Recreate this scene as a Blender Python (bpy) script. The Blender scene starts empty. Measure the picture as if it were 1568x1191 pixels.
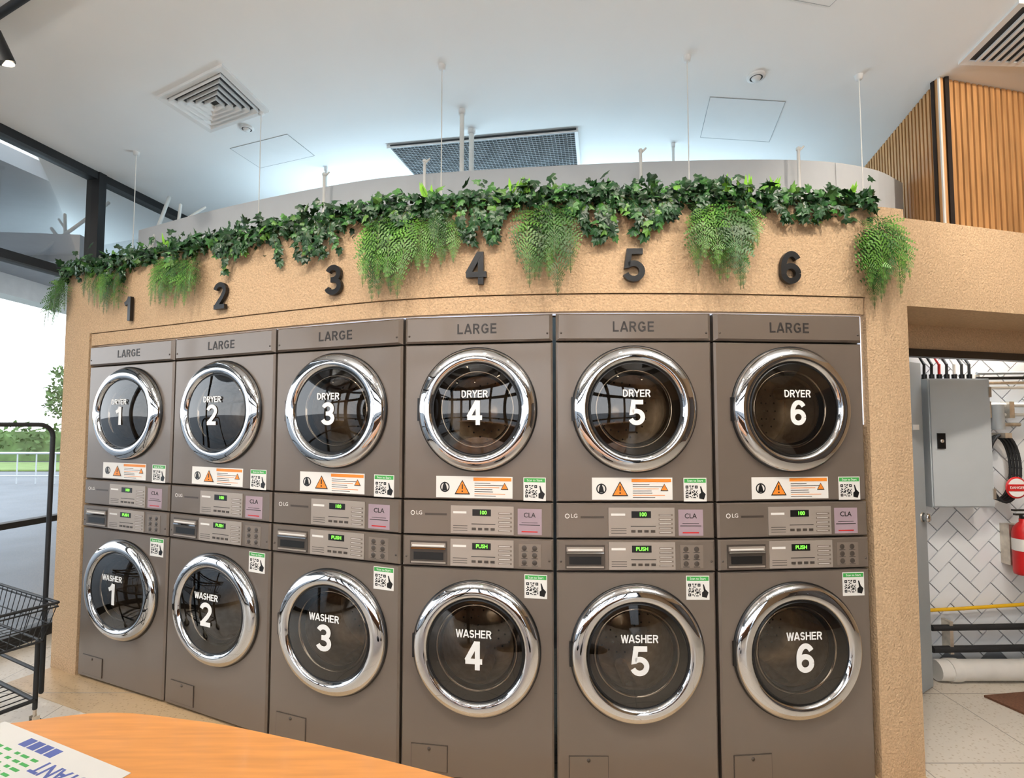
import bpy, math, random
from mathutils import Vector, Matrix
random.seed(7)
sc = bpy.context.scene
COL = sc.collection
try:
    sc.view_settings.view_transform = 'Standard'
except Exception:
    pass

# ------------------------------------------------------------------ materials
def lin(hexs):
    hexs = hexs.lstrip('#')
    o = []
    for i in (0, 2, 4):
        c = int(hexs[i:i+2], 16) / 255
        o.append(c/12.92 if c <= .04045 else ((c+.055)/1.055)**2.4)
    return (o[0], o[1], o[2], 1)

def M(name, hexs, rough=.5, metal=0, var=.06, vs=8, bump=0, bs=60, emis=0, coat=0, stretch=None, bdist=.004):
    m = bpy.data.materials.new(name); m.use_nodes = True
    nt = m.node_tree; N = nt.nodes; L = nt.links
    b = N['Principled BSDF']
    c = lin(hexs)
    b.inputs['Roughness'].default_value = rough
    b.inputs['Metallic'].default_value = metal
    if coat:
        b.inputs['Coat Weight'].default_value = coat
        b.inputs['Coat Roughness'].default_value = .08
    tc = N.new('ShaderNodeTexCoord')
    mp = N.new('ShaderNodeMapping')
    if stretch: mp.inputs['Scale'].default_value = stretch
    L.new(tc.outputs['Object'], mp.inputs['Vector'])
    nz = N.new('ShaderNodeTexNoise'); nz.inputs['Scale'].default_value = vs; nz.inputs['Detail'].default_value = 2
    L.new(mp.outputs['Vector'], nz.inputs['Vector'])
    rp = N.new('ShaderNodeValToRGB')
    rp.color_ramp.elements[0].position = .3; rp.color_ramp.elements[1].position = .7
    rp.color_ramp.elements[0].color = (c[0]*(1-var), c[1]*(1-var), c[2]*(1-var), 1)
    rp.color_ramp.elements[1].color = (min(1, c[0]*(1+var)), min(1, c[1]*(1+var)), min(1, c[2]*(1+var)), 1)
    L.new(nz.outputs['Fac'], rp.inputs['Fac'])
    L.new(rp.outputs['Color'], b.inputs['Base Color'])
    if bump:
        n2 = N.new('ShaderNodeTexNoise'); n2.inputs['Scale'].default_value = bs; n2.inputs['Detail'].default_value = 3
        L.new(tc.outputs['Object'], n2.inputs['Vector'])
        bp = N.new('ShaderNodeBump'); bp.inputs['Strength'].default_value = bump; bp.inputs['Distance'].default_value = bdist
        L.new(n2.outputs['Fac'], bp.inputs['Height'])
        L.new(bp.outputs['Normal'], b.inputs['Normal'])
    if emis:
        b.inputs['Emission Color'].default_value = c
        b.inputs['Emission Strength'].default_value = emis
    return m

plaster = M('plaster_sand', 'C6A885', .9, var=.13, vs=110, bump=.9, bs=105, bdist=.007)
taupe = M('taupe_enamel', '70655B', .32, metal=.2, var=.02, vs=3, coat=.3)
taupe_l = M('taupe_light', '82766B', .38, metal=.3, var=.03)
taupe_p = M('panel_silver', 'A89D93', .35, metal=.3, var=.04)
taupe_d = M('taupe_dark', '4A423B', .4, metal=.2, var=.05)
chrome = M('chrome', 'D2D2D3', .03, metal=1, var=.01)
steel = M('drum_steel', 'CFC6B8', .3, metal=.75, var=.15, vs=30)
black = M('black_plastic', '0E0E0F', .35, var=.1)
blackm = M('black_powdercoat', '15171A', .5, var=.1)
textdark = M('text_dark', '2A2522', .5)
white = M('white_vinyl', 'F4F4F2', .5, var=.01)
paper = M('label_white', 'E9E6E0', .5, var=.02)
orange = M('label_orange', 'E8892B', .5)
green = M('label_green', '3FA04A', .5)
pink = M('label_lilac', 'A08C94', .45)
redm = M('safety_red', 'C01C1E', .35)
lcd = M('lcd_green', '7CFF4A', .5, emis=1.4)
ceilm = M('ceiling_paint', 'F0F1F0', .85, var=.01, vs=2)
ceilm2 = M('hatch_paint', 'EDEEED', .8, var=.01)
linegrey = M('shadow_gap', 'A8ACAE', .8)
ventw = M('vent_white', 'E6E6E4', .5, var=.02)
ventd = M('vent_dark', '2A2B2C', .7)
greywall = M('grey_wall_paint', 'C9CCCE', .85, var=.02)
grillem = M('mesh_grille_grey', '34393C', .6, metal=.2, var=.3, vs=160)
slat = M('timber_slat', 'C8955F', .5, var=.2, vs=6, stretch=(8, 8, .6))
slatback = M('slat_backing', '241A14', .9)
cabinet = M('grey_cabinet', 'B4BABD', .45, var=.02)
doorgrey = M('door_grey', '9BA2A6', .5, var=.02)
tilem = M('tile_white', 'E8ECEF', .15, var=.02, coat=.4)
grout = M('grout', '7D8186', .9)
yellow = M('gas_yellow', 'E2B11E', .4)
pvc = M('pvc_white', 'E4E2DC', .35)
rubber = M('rubber_black', '1D1E20', .7)
matb = M('mat_brown', '6A4630', .95, var=.25, vs=90, bump=.6, bs=300)
leafd = M('ivy_leaf', '1F4420', .36, var=.55, vs=16)
leafd2 = M('ivy_leaf_young', '3C6E2E', .4, var=.4, vs=14)
leaff = M('fern_leaf', '53812D', .45, var=.45, vs=12)
leaff2 = M('fern_leaf_dark', '315C1E', .45, var=.4, vs=12)
leafl = M('lime_leaf', '86C63A', .5, var=.2, vs=10)
stem = M('stem', '4A5226', .6)
hedgem = M('hedge_leaf', '546F3C', .7, var=.35, vs=2)
asphalt = M('asphalt', '6E7276', .9, var=.08, vs=1.5)
grass = M('grass', '6F8549', .9, var=.15, vs=3)
canopym = M('canopy_grey', '8C9093', .7, var=.04)
bulb = M('lamp_glow', 'FFE9C8', .5, emis=14)
ledm = M('led_glow', 'E6EEFF', .5, emis=.8)
coollamp = M('cool_glow', 'CFE6FF', .5, emis=2)
tablem = M('table_oak', 'E29A55', .32, var=.10, vs=4, stretch=(1.2, 14, 3), coat=.3)
darkwood = M('walnut_laminate', '5A3A26', .4, var=.2, vs=4, stretch=(1, 10, 1))

def floor_mat(name, base, spk, tile=.6):
    m = bpy.data.materials.new(name); m.use_nodes = True
    nt = m.node_tree; N = nt.nodes; L = nt.links; b = N['Principled BSDF']
    tc = N.new('ShaderNodeTexCoord')
    vo = N.new('ShaderNodeTexVoronoi'); vo.inputs['Scale'].default_value = 55
    L.new(tc.outputs['Object'], vo.inputs['Vector'])
    rp = N.new('ShaderNodeValToRGB')
    rp.color_ramp.elements[0].position = .0; rp.color_ramp.elements[0].color = lin(spk)
    rp.color_ramp.elements[1].position = .35; rp.color_ramp.elements[1].color = lin(base)
    L.new(vo.outputs['Distance'], rp.inputs['Fac'])
    br = N.new('ShaderNodeTexBrick'); br.offset = 0; br.inputs['Scale'].default_value = 1
    br.inputs['Brick Width'].default_value = tile; br.inputs['Row Height'].default_value = tile
    br.inputs['Mortar Size'].default_value = .003
    L.new(tc.outputs['Object'], br.inputs['Vector'])
    m2 = N.new('ShaderNodeMixRGB'); m2.inputs['Color2'].default_value = lin('9A9286')
    L.new(br.outputs['Fac'], m2.inputs['Fac']); L.new(rp.outputs['Color'], m2.inputs['Color1'])
    L.new(m2.outputs['Color'], b.inputs['Base Color'])
    b.inputs['Roughness'].default_value = .35
    return m
floorm = floor_mat('terrazzo', 'D6CDBF', 'AB997F')
borderm = floor_mat('terrazzo_border', 'C3A883', '93754D', 3)

def glass_mat(name, tint, base=.06, rough=.02):
    m = bpy.data.materials.new(name); m.use_nodes = True
    nt = m.node_tree; N = nt.nodes; L = nt.links
    N.remove(N['Principled BSDF'])
    tr = N.new('ShaderNodeBsdfTransparent'); tr.inputs['Color'].default_value = lin(tint)
    gl = N.new('ShaderNodeBsdfGlossy'); gl.inputs['Roughness'].default_value = rough
    lw = N.new('ShaderNodeFresnel'); lw.inputs['IOR'].default_value = 1.5
    ad = N.new('ShaderNodeMath'); ad.operation = 'ADD'; ad.inputs[1].default_value = base; ad.use_clamp = True
    L.new(lw.outputs['Fac'], ad.inputs[0])
    mx = N.new('ShaderNodeMixShader')
    L.new(ad.outputs[0], mx.inputs['Fac']); L.new(tr.outputs[0], mx.inputs[1]); L.new(gl.outputs[0], mx.inputs[2])
    L.new(mx.outputs[0], N['Material Output'].inputs['Surface'])
    return m
doorglass = glass_mat('smoked_glass', 'CBBFB0', .05)
winglass = glass_mat('window_glass', 'F4F8FA', 0)

# ------------------------------------------------------------------ mesh builder
class MB:
    def __init__(s):
        s.v = []; s.f = []; s.mi = []; s.sm = []; s.mats = []
    def idx(s, m):
        if m not in s.mats: s.mats.append(m)
        return s.mats.index(m)
    def face(s, pts, mat, sm=False):
        n = len(s.v); s.v.extend([tuple(p) for p in pts]); s.f.append(tuple(range(n, n+len(pts))))
        s.mi.append(s.idx(mat)); s.sm.append(sm)
    def mesh(s, vs, fs, mat, sm=False):
        n = len(s.v); s.v.extend([tuple(p) for p in vs]); i = s.idx(mat)
        for f in fs:
            s.f.append(tuple(n+k for k in f)); s.mi.append(i); s.sm.append(sm)
    def box(s, x0, x1, y0, y1, z0, z1, mat):
        s.hexa([(x0,y0),(x1,y0),(x1,y1),(x0,y1)], z0, z1, mat)
    def hexa(s, poly, z0, z1, mat):
        n = len(poly)
        a = sum(poly[i][0]*poly[(i+1)%n][1]-poly[(i+1)%n][0]*poly[i][1] for i in range(n))
        if a < 0: poly = poly[::-1]
        vs = [(p[0], p[1], z0) for p in poly]+[(p[0], p[1], z1) for p in poly]
        fs = [tuple(range(n-1, -1, -1)), tuple(range(n, 2*n))]
        for i in range(n):
            j = (i+1) % n; fs.append((i, j, n+j, n+i))
        s.mesh(vs, fs, mat)
    def cyl(s, p, q, r, mat, n=10, r2=None, caps=True):
        p = Vector(p); q = Vector(q); d = (q-p)
        if d.length < 1e-6: return
        d.normalize(); r2 = r if r2 is None else r2
        a = d.orthogonal().normalized(); b = d.cross(a)
        vs = []
        for k, (c, rr) in enumerate(((p, r), (q, r2))):
            for i in range(n):
                t = 2*math.pi*i/n
                vs.append(c+a*math.cos(t)*rr+b*math.sin(t)*rr)
        s.mesh(vs, [(i, (i+1) % n, n+(i+1) % n, n+i) for i in range(n)], mat, True)
        if caps:
            s.mesh(vs, [tuple(range(n-1, -1, -1)), tuple(range(n, 2*n))], mat)
    def path(s, pts, r, mat, n=8, cyc=False):
        pts = [Vector(p) for p in pts]
        P = pts+[pts[0]] if cyc else pts
        for i in range(len(P)-1):
            s.cyl(P[i], P[i+1], r, mat, n)
        for p in P: s.ball(p, r*1.02, mat, 8, 5)
    def ball(s, c, r, mat, n=12, k=8, sc3=(1, 1, 1)):
        c = Vector(c); vs = []; fs = []
        for j in range(k+1):
            ph = math.pi*j/k
            for i in range(n):
                t = 2*math.pi*i/n
                vs.append((c.x+r*sc3[0]*math.sin(ph)*math.cos(t), c.y+r*sc3[1]*math.sin(ph)*math.sin(t), c.z+r*sc3[2]*math.cos(ph)))
        for j in range(k):
            for i in range(n):
                fs.append((j*n+i, (j+1)*n+i, (j+1)*n+(i+1) % n, j*n+(i+1) % n))
        s.mesh(vs, fs, mat, True)
    def lathe(s, prof, cx, cz, mat, n=72, y0=0):
        vs = []; fs = []
        for (r, y) in prof:
            for i in range(n):
                t = 2*math.pi*i/n
                vs.append((cx+r*math.cos(t), y0+y, cz+r*math.sin(t)))
        for j in range(len(prof)-1):
            for i in range(n):
                fs.append((j*n+i, j*n+(i+1) % n, (j+1)*n+(i+1) % n, (j+1)*n+i))
        s.mesh(vs, fs, mat, True)
    def lathez(s, prof, cx, cy, mat, n=32):
        vs = []; fs = []
        for (r, z) in prof:
            for i in range(n):
                t = 2*math.pi*i/n
                vs.append((cx+r*math.cos(t), cy+r*math.sin(t), z))
        for j in range(len(prof)-1):
            for i in range(n):
                fs.append((j*n+i, j*n+(i+1) % n, (j+1)*n+(i+1) % n, (j+1)*n+i))
        s.mesh(vs, fs, mat, True)
    def data(s, name):
        me = bpy.data.meshes.new(name); me.from_pydata(s.v, [], s.f)
        for m in s.mats: me.materials.append(m)
        me.polygons.foreach_set('material_index', s.mi)
        me.polygons.foreach_set('use_smooth', s.sm)
        me.update(); return me
    def obj(s, name, parent=None, loc=(0, 0, 0)):
        return link(name, s.data(name), parent, loc)

def link(name, me, parent=None, loc=(0, 0, 0), rot=(0, 0, 0)):
    o = bpy.data.objects.new(name, me); COL.objects.link(o)
    o.parent = parent; o.location = loc; o.rotation_euler = rot
    return o
def empty(name, loc=(0, 0, 0), rz=0, sx=1):
    e = bpy.data.objects.new(name, None); COL.objects.link(e); e.empty_display_size = .1
    e.location = loc; e.rotation_euler = (0, 0, rz); e.scale = (sx, 1, 1)
    return e

_tc = {}
def text_mesh(body, size, mat, ext=.001, off=0, ws=1):
    key = (body, size, mat.name, ext, off, ws)
    if key in _tc: return _tc[key]
    cu = bpy.data.curves.new('t', 'FONT'); cu.body = body; cu.size = size
    cu.align_x = 'CENTER'; cu.align_y = 'CENTER'; cu.extrude = ext; cu.offset = off
    cu.space_character = ws; cu.resolution_u = 4
    o = bpy.data.objects.new('t', cu); COL.objects.link(o)
    bpy.context.view_layer.update()
    dg = bpy.context.evaluated_depsgraph_get()
    me = bpy.data.meshes.new_from_object(o.evaluated_get(dg))
    me.materials.clear(); me.materials.append(mat)
    bpy.data.objects.remove(o)
    _tc[key] = me
    return me
R90 = (math.pi/2, 0, 0)

def arc(cx, cy, rx, ry, a0, a1, n=14):
    return [(cx+rx*math.cos(math.radians(a0+(a1-a0)*i/n)), cy+ry*math.sin(math.radians(a0+(a1-a0)*i/n))) for i in range(n+1)]
GL = {
 '1': (.50, [[(.06, .71), (.20, .77), (.31, .90), (.34, 1.0)], [(.36, 0), (.36, 1)]]),
 '2': (.68, [arc(.34, .69, .25, .225, 170, -28)+[(.45, .42), (.13, .09)], [(.05, .085), (.62, .085)]]),
 '3': (.68, [arc(.33, .71, .225, .205, 160, -90)+[(.24, .505)], arc(.33, .295, .255, .21, 90, -162)]),
 '4': (.70, [[(.49, 0), (.49, 1)], [(.46, .97), (.09, .32)], [(.04, .30), (.67, .30)]]),
 '5': (.68, [[(.60, .915), (.20, .915), (.14, .50)]+arc(.325, .32, .25, .235, 128, -160, 20)]),
 '6': (.68, [arc(.345, .315, .235, .23, 0, 360, 28), arc(.37, .50, .26, .415, 38, 180)+[(.11, .31)]]),
 'L': (.62, [[(.1, 1), (.1, .085), (.60, .085)]]),
 'A': (.74, [[(.04, 0), (.34, .93), (.40, .93), (.70, 0)], [(.17, .28), (.57, .28)]]),
 'R': (.72, [[(.1, 0), (.1, 1)], [(.1, .915), (.40, .915)]+arc(.40, .71, .2, .205, 90, -90, 10)[1:]+[(.1, .505)], [(.38, .49), (.64, .0)]]),
 'G': (.80, [arc(.40, .5, .31, .415, 38, 322, 26), [(.67, .12), (.67, .46), (.42, .46)]]),
 'E': (.68, [[(.62, .915), (.1, .915), (.1, .085), (.64, .085)], [(.1, .51), (.59, .51)]]),
 'D': (.74, [[(.1, .085), (.1, .915), (.30, .915)]+arc(.30, .5, .33, .415, 90, -90, 18)[1:]+[(.1, .085)]]),
 'Y': (.70, [[(.03, 1), (.35, .48), (.67, 1)], [(.35, .5), (.35, 0)]]),
 'W': (.94, [[(.04, 1), (.24, .06), (.28, .06), (.45, .9), (.49, .9), (.66, .06), (.70, .06), (.90, 1)]]),
 'S': (.70, [arc(.35, .705, .225, .21, 25, 262, 16)+arc(.35, .295, .245, .21, 82, -162, 16)]),
 'H': (.74, [[(.1, 0), (.1, 1)], [(.64, 0), (.64, 1)], [(.1, .52), (.64, .52)]]),
}
_gc = {}
def sign(body, cap, mat, depth=.001, sw=.16, track=.06):
    key = (body, cap, mat.name, depth, sw)
    if key in _gc: return _gc[key]
    tot = sum(GL[c][0]+track for c in body)-track
    m = MB(); x0 = -tot/2
    for ch in body:
        wdt, strokes = GL[ch]
        for si, P in enumerate(strokes):
            pts = [Vector((p[0]+x0, p[1]-.5)) for p in P]
            n = len(pts); Lf = []; Rt = []
            for i in range(n):
                d1 = (pts[i]-pts[i-1]).normalized() if i > 0 else (pts[1]-pts[0]).normalized()
                d2 = (pts[i+1]-pts[i]).normalized() if i < n-1 else d1
                b = (d1+d2)
                b = b.normalized() if b.length > .01 else d1
                nr = Vector((-b.y, b.x)); k = min(2.0, 1/max(.3, nr.dot(Vector((-d1.y, d1.x)))))
                Lf.append(pts[i]+nr*sw/2*k); Rt.append(pts[i]-nr*sw/2*k)
            zt = depth*(1+.06*si)
            vs = [(p.x*cap, p.y*cap, zt) for p in Lf]+[(p.x*cap, p.y*cap, zt) for p in Rt]+[(p.x*cap, p.y*cap, 0) for p in Lf]+[(p.x*cap, p.y*cap, 0) for p in Rt]
            fs = []
            for i in range(n-1):
                fs += [(n+i, n+i+1, i+1, i), (i, i+1, 2*n+i+1, 2*n+i), (n+i+1, n+i, 3*n+i, 3*n+i+1)]
            fs += [(0, 2*n, 3*n, n), (n-1, 2*n-1, 4*n-1, 3*n-1)]
            m.mesh(vs, fs, mat)
        x0 += wdt+track
    _gc[key] = m.data('lettering_'+body)
    return _gc[key]

# ------------------------------------------------------------------ camera
cam = bpy.data.cameras.new('camera'); co = bpy.data.objects.new('camera', cam); COL.objects.link(co)
cam.sensor_width = 36; cam.lens = 800/1568*36; cam.shift_y = .008
co.location = (0, 0, 1.5); co.rotation_euler = (math.radians(93), 0, 0)
cam.clip_start = .05; cam.clip_end = 300
sc.camera = co

# ------------------------------------------------------------------ curves in plan
def catmull(P, k=8):
    out = []
    Q = [(2*P[0][0]-P[1][0], 2*P[0][1]-P[1][1])]+list(P)+[(2*P[-1][0]-P[-2][0], 2*P[-1][1]-P[-2][1])]
    for i in range(1, len(Q)-2):
        for j in range(k):
            t = j/k
            o = []
            for a in (0, 1):
                p0, p1, p2, p3 = Q[i-1][a], Q[i][a], Q[i+1][a], Q[i+2][a]
                o.append(.5*((2*p1)+(-p0+p2)*t+(2*p0-5*p1+4*p2-p3)*t*t+(-p0+3*p1-3*p2+p3)*t**3))
            out.append(tuple(o))
    out.append(tuple(P[-1]))
    return out
def normals(C):
    o = []
    for i in range(len(C)):
        a = C[max(0, i-1)]; b = C[min(len(C)-1, i+1)]
        d = Vector((b[0]-a[0], b[1]-a[1])).normalized()
        o.append((d.y, -d.x))
    return o
def strip(mb, C, z0, z1, off, th, mat):
    Nn = normals(C); n = len(C)
    F = [(c[0]+m[0]*off, c[1]+m[1]*off) for c, m in zip(C, Nn)]
    B = [(c[0]+m[0]*(off-th), c[1]+m[1]*(off-th)) for c, m in zip(C, Nn)]
    vs = [(p[0], p[1], z0) for p in F]+[(p[0], p[1], z1) for p in F]+[(p[0], p[1], z0) for p in B]+[(p[0], p[1], z1) for p in B]
    fs = []
    for i in range(n-1):
        fs += [(i, i+1, n+i+1, n+i), (2*n+i+1, 2*n+i, 3*n+i, 3*n+i+1), (n+i, n+i+1, 3*n+i+1, 3*n+i), (i+1, i, 2*n+i, 2*n+i+1)]
    fs += [(0, n, 3*n, 2*n), (n-1, 2*n+n-1, 3*n+n-1, 2*n-1)]
    mb.mesh(vs, fs, mat)

K = [(-2.60, 3.20), (-1.874, 2.888), (-1.17, 2.572), (-.483, 2.313), (.18, 2.216), (.855, 2.213), (1.537, 2.273)]
full = catmull([(-2.86, 3.32)]+K+[(1.765, 2.31), (2.43, 2.48), (3.9, 2.88)], 8)
def sub(xa, xb):
    return [(xa, yat(xa))]+[p for p in full if xa+.004 < p[0] < xb-.004]+[(xb, yat(xb))]
def yat(x):
    for a, b in zip(full, full[1:]):
        if a[0] <= x <= b[0]:
            return a[1]+(b[1]-a[1])*(x-a[0])/(b[0]-a[0])
    return full[-1][1] if x > 0 else full[0][1]
def nat(x):
    a = yat(x-.02) if x > full[0][0]+.03 else yat(x); d = Vector((.04, yat(x+.02)-a)).normalized()
    return Vector((d.y, -d.x))
TOPZ = 2.47; MH = 1.975
w = MB()
strip(w, sub(-2.86, 1.765), 2.062, TOPZ, .0, .12, plaster)
strip(w, sub(-2.60, 1.55), MH+.010, 2.058, -.006, .12, plaster)
strip(w, sub(-2.86, -2.612), 0, 2.062, .0, .12, plaster)
strip(w, sub(1.556, 1.765), 0, 2.062, .0, .30, plaster)
strip(w, sub(1.765, 3.8), 2.03, TOPZ-.04, .0, .34, plaster)
strip(w, sub(3.25, 3.8), 0, 2.03, .0, .34, plaster)
strip(w, sub(-2.59, 1.55), 1.9765, 1.981, -.03, .02, ledm)
pg = Vector((1.549, yat(1.549)+.03)); w.box(pg.x-.003, pg.x+.001, pg.y, pg.y+.02, 1.5, 1.98, ledm)
w.obj('wall_laundry_front')

# ------------------------------------------------------------------ room shell
WA = Vector((-3.12, 5.2)); WB = Vector((-4.66, -3.5))
def wl(y):
    t = (5.2-y)/8.7; return WA.x+(WB.x-WA.x)*t
f = MB(); f.hexa([(-3.12, 5.2), (-4.66, -3.5), (4.6, -3.5), (4.6, 5.2)], -.05, 0, floorm); f.obj('floor')
c = MB(); c.hexa([(-3.12, 5.2), (-4.66, -3.5), (4.6, -3.5), (4.6, 5.2)], 3.5, 3.6, ceilm); c.obj('ceiling')
b = MB(); b.box(-3.1, 4.6, 5.2, 5.3, 0, 3.5, greywall); b.obj('wall_far')
b = MB(); b.box(4.6, 4.7, -3.5, 5.3, 0, 3.5, plaster); b.obj('wall_right')
b = MB(); b.box(1.8, 4.6, -3.6, -3.5, 0, 3.5, plaster); b.obj('wall_rear')
fb = MB(); strip(fb, sub(-2.84, 1.76), .0005, .004, .22, .26, borderm); fb.obj('trim_floor_border')
bulk = catmull([(-3.02, 4.15), (-2.168, 3.744), (-1.224, 3.372), (-.506, 3.191), (.766, 3.05), (1.692, 3.027), (2.2, 3.13), (2.54, 3.32)], 6)
bk = MB(); strip(bk, bulk, 2.36, 3.07, 0, .06, greywall); bk.obj('wall_bulkhead')
rf = MB()
rr = [p for p in full if p[0] < 2.6]
for i in range(len(rr)-1):
    def bx(x):
        for a, b2 in zip(bulk, bulk[1:]):
            if a[0] <= x <= b2[0]: return a[1]+(b2[1]-a[1])*(x-a[0])/(b2[0]-a[0])
        return bulk[-1][1]
    p, q = rr[i], rr[i+1]
    rf.hexa([(p[0], p[1]+.1), (q[0], q[1]+.1), (q[0], bx(q[0])+.02), (p[0], bx(p[0])+.02)], 2.36, 2.40, greywall)
rf.obj('ceiling_service_room')
vb = MB()
vb.box(-2.92, -2.86, 3.44, 4.2, 0, 2.36, plaster)
vb.hexa([(-2.92, 4.2), (-2.92, 4.26), (1.80, 3.36), (1.80, 3.3)], 0, 2.36, greywall)
vb.box(1.70, 1.765, 2.62, 3.3, 0, 2.36, greywall)
vb.obj('wall_service_partition')

# ---------------------------------------------------------------- back room seen through doorway
tw = MB(); tw.box(1.765, 3.7, 3.24, 3.32, 0, 2.36, grout)
U = .088; s2 = math.sqrt(.5)
def rot(p): return ((p[0]-p[1])*s2*U+2.6, (p[0]+p[1])*s2*U+1.1)
g = .035
for n in range(-26, 27):
    for m in range(-14, 15):
        for kind in (0, 1):
            bx0, by0 = n+2*m, n-2*m
            if kind == 0: r = (bx0, by0, bx0+2, by0+1)
            else: r = (bx0+2, by0-1, bx0+3, by0+1)
            cs = [rot((r[0]+g, r[1]+g)), rot((r[2]-g, r[1]+g)), rot((r[2]-g, r[3]-g)), rot((r[0]+g, r[3]-g))]
            if min(q[0] for q in cs) < 1.77 or max(q[0] for q in cs) > 3.68 or min(q[1] for q in cs) < .0 or max(q[1] for q in cs) > 2.35: continue
            y = 3.232
            vs = [(q[0], y, q[1]) for q in cs]+[(q[0], 3.241, q[1]) for q in cs]
            tw.mesh(vs, [(0, 1, 2, 3), (0, 4, 5, 1), (1, 5, 6, 2), (2, 6, 7, 3), (3, 7, 4, 0)], tilem)
tw.obj('wall_tiled_utility')
b = MB(); b.box(3.7, 3.78, 3.22, 3.32, 0, 2.36, greywall); b.obj('wall_utility_side')
b = MB(); b.hexa([(1.75, 2.7), (3.75, 3.22), (3.75, 3.34), (1.75, 3.34)], 2.30, 2.36, ceilm); b.obj('ceiling_utility')
li = MB()
li.hexa([(1.77, 2.655), (3.65, 3.16), (3.65, 3.21), (1.77, 2.70)], 1.90, 2.30, plaster)
li.hexa([(1.77, 2.64), (3.65, 3.145), (3.65, 3.2), (1.77, 2.69)], 1.86, 1.90, black)
li.obj('trim_lintel')
dl = empty('utility_door', (1.84, 2.72, 0), math.radians(33))
d = MB(); d.box(0, .66, -.02, .02, .01, 1.86, doorgrey)
d.obj('leaf', dl)
d = MB()
d.lathe([(.0, -.06), (.022, -.058), (.027, -.045), (.02, -.03), (.012, -.02)], .60, .97, chrome, 20)
d.lathe([(.026, -.026), (.028, -.02)], .60, .97, steel, 20)
d.box(.52, .6, -.023, -.02, 1.47, 1.5, white)
d.obj('knob_and_sign', dl)

ec = MB()
ec.box(2.44, 2.80, 3.06, 3.232, 1.02, 1.77, cabinet)
ec.box(2.446, 2.794, 3.052, 3.06, 1.028, 1.762, cabinet)
ec.box(2.475, 2.52, 3.044, 3.052, 1.36, 1.45, black)
ec.lathe([(.0, -.006), (.01, -.005), (.011, 0)], 2.497, 1.405, chrome, 16, 3.044)
for zz in (1.1, 1.69): ec.box(2.786, 2.80, 3.045, 3.055, zz-.03, zz+.03, steel)
for i in range(7):
    x = 2.47+i*.045
    ec.cyl((x, 3.12, 1.77), (x, 3.12, 1.80), .014, black)
    ec.path([(x, 3.12, 1.8), (x+.01, 3.13, 1.86), (x+.02, 3.2, 1.95)], .008, [rubber, rubber, redm, rubber, pvc][i % 5], 6)
ec.obj('electrical_cabinet')
pp = MB()
pp.path([(2.50, 3.19, .39), (2.7, 3.19, .40), (3.0, 3.19, .42), (3.22, 3.19, .435)], .011, yellow)
pp.obj('gas_pipe')
pp = MB()
for zz, r in ((.29, .018), (.165, .02)):
    pp.cyl((2.5, 3.18, zz), (3.22, 3.18, zz+.012), r, rubber, 12)
for x in (2.6, 3.15): pp.box(x, x+.02, 3.17, 3.232, .14, .33, steel)
pp.obj('insulated_pipe')
pp = MB(); pp.cyl((2.48, 3.14, .065), (3.22, 3.14, .065), .058, pvc, 20)
for x in (2.55, 3.02): pp.cyl((x, 3.14, .065), (x+.06, 3.14, .065), .064, pvc, 20)
pp.obj('drain_pipe')
pp = MB()
pp.path([(2.86, 3.2, 1.8), (2.86, 3.2, 1.5), (3.1, 3.2, 1.5)], .012, steel)
pp.path([(2.84, 3.2, 1.62), (3.3, 3.2, 1.62)], .014, pvc)
pp.path([(2.9, 3.2, 1.56), (3.3, 3.2, 1.56)], .01, pvc)
pp.cyl((2.95, 3.18, 1.47), (2.95, 3.18, 1.62), .035, cabinet, 16)
for x in (2.88, 3.02): pp.box(x, x+.03, 3.17, 3.23, 1.54, 1.64, steel)
for zz in (1.72, 1.75, 1.78, 1.81):
    pp.cyl((2.82, 3.16, zz), (3.3, 3.16, zz+.005), .009, [pvc, doorgrey, rubber, steel][int(zz*100) % 4], 8)
pp.obj('water_pipework')
hr = MB()
for k in range(4):
    pts = []
    for i in range(28):
        t = 2*math.pi*i/28
        pts.append((2.94+.085*math.cos(t)*(1+.04*k), 3.19-.018*k, 1.24+.19*math.sin(t)*(1+.02*k)))
    hr.path(pts, .008, rubber, 6, True)
hr.box(2.92, 2.96, 3.1, 3.232, 1.42, 1.45, steel)
hr.obj('coiled_hose')
sg = MB()
sg.lathe([(0, -.004), (.062, -.004), (.064, 0)], 2.96, 1.13, redm, 32, 3.09)
sg.lathe([(0, -.0048), (.054, -.0048)], 2.96, 1.13, white, 32, 3.09)
sg.box(2.905, 3.015, 3.083, 3.085, 1.11, 1.15, redm)
so = sg.obj('round_warning_sign')
link('lettering', text_mesh('DANGER', .022, white), so, (2.96, 3.082, 1.13), R90)
fe = MB()
fe.lathez([(0, .62), (.052, .62), (.056, .635), (.056, .86), (.05, .89), (.03, .915), (.02, .925), (.02, .945), (0, .945)], 3.02, 3.12, redm, 28)
fe.lathez([(0, .945), (.018, .945), (.018, .97), (0, .97)], 3.02, 3.12, black, 16)
fe.box(2.97, 3.04, 3.11, 3.13, .965, .975, black); fe.box(2.96, 3.04, 3.11, 3.13, .99, 1.0, black)
fe.path([(3.03, 3.12, .95), (3.07, 3.11, .91), (3.08, 3.1, .78), (3.065, 3.1, .68)], .008, rubber, 8)
fe.lathez([(.0568, .76), (.0568, .83)], 3.02, 3.12, paper, 28)
fe.box(2.98, 3.06, 3.17, 3.231, .66, .9, steel)
fe.obj('fire_extinguisher')
mt = MB(); mt.hexa([(2.60, 2.96), (3.15, 3.04), (3.05, 2.62), (2.66, 2.74)], .001, .012, matb); mt.obj('door_mat')

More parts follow.
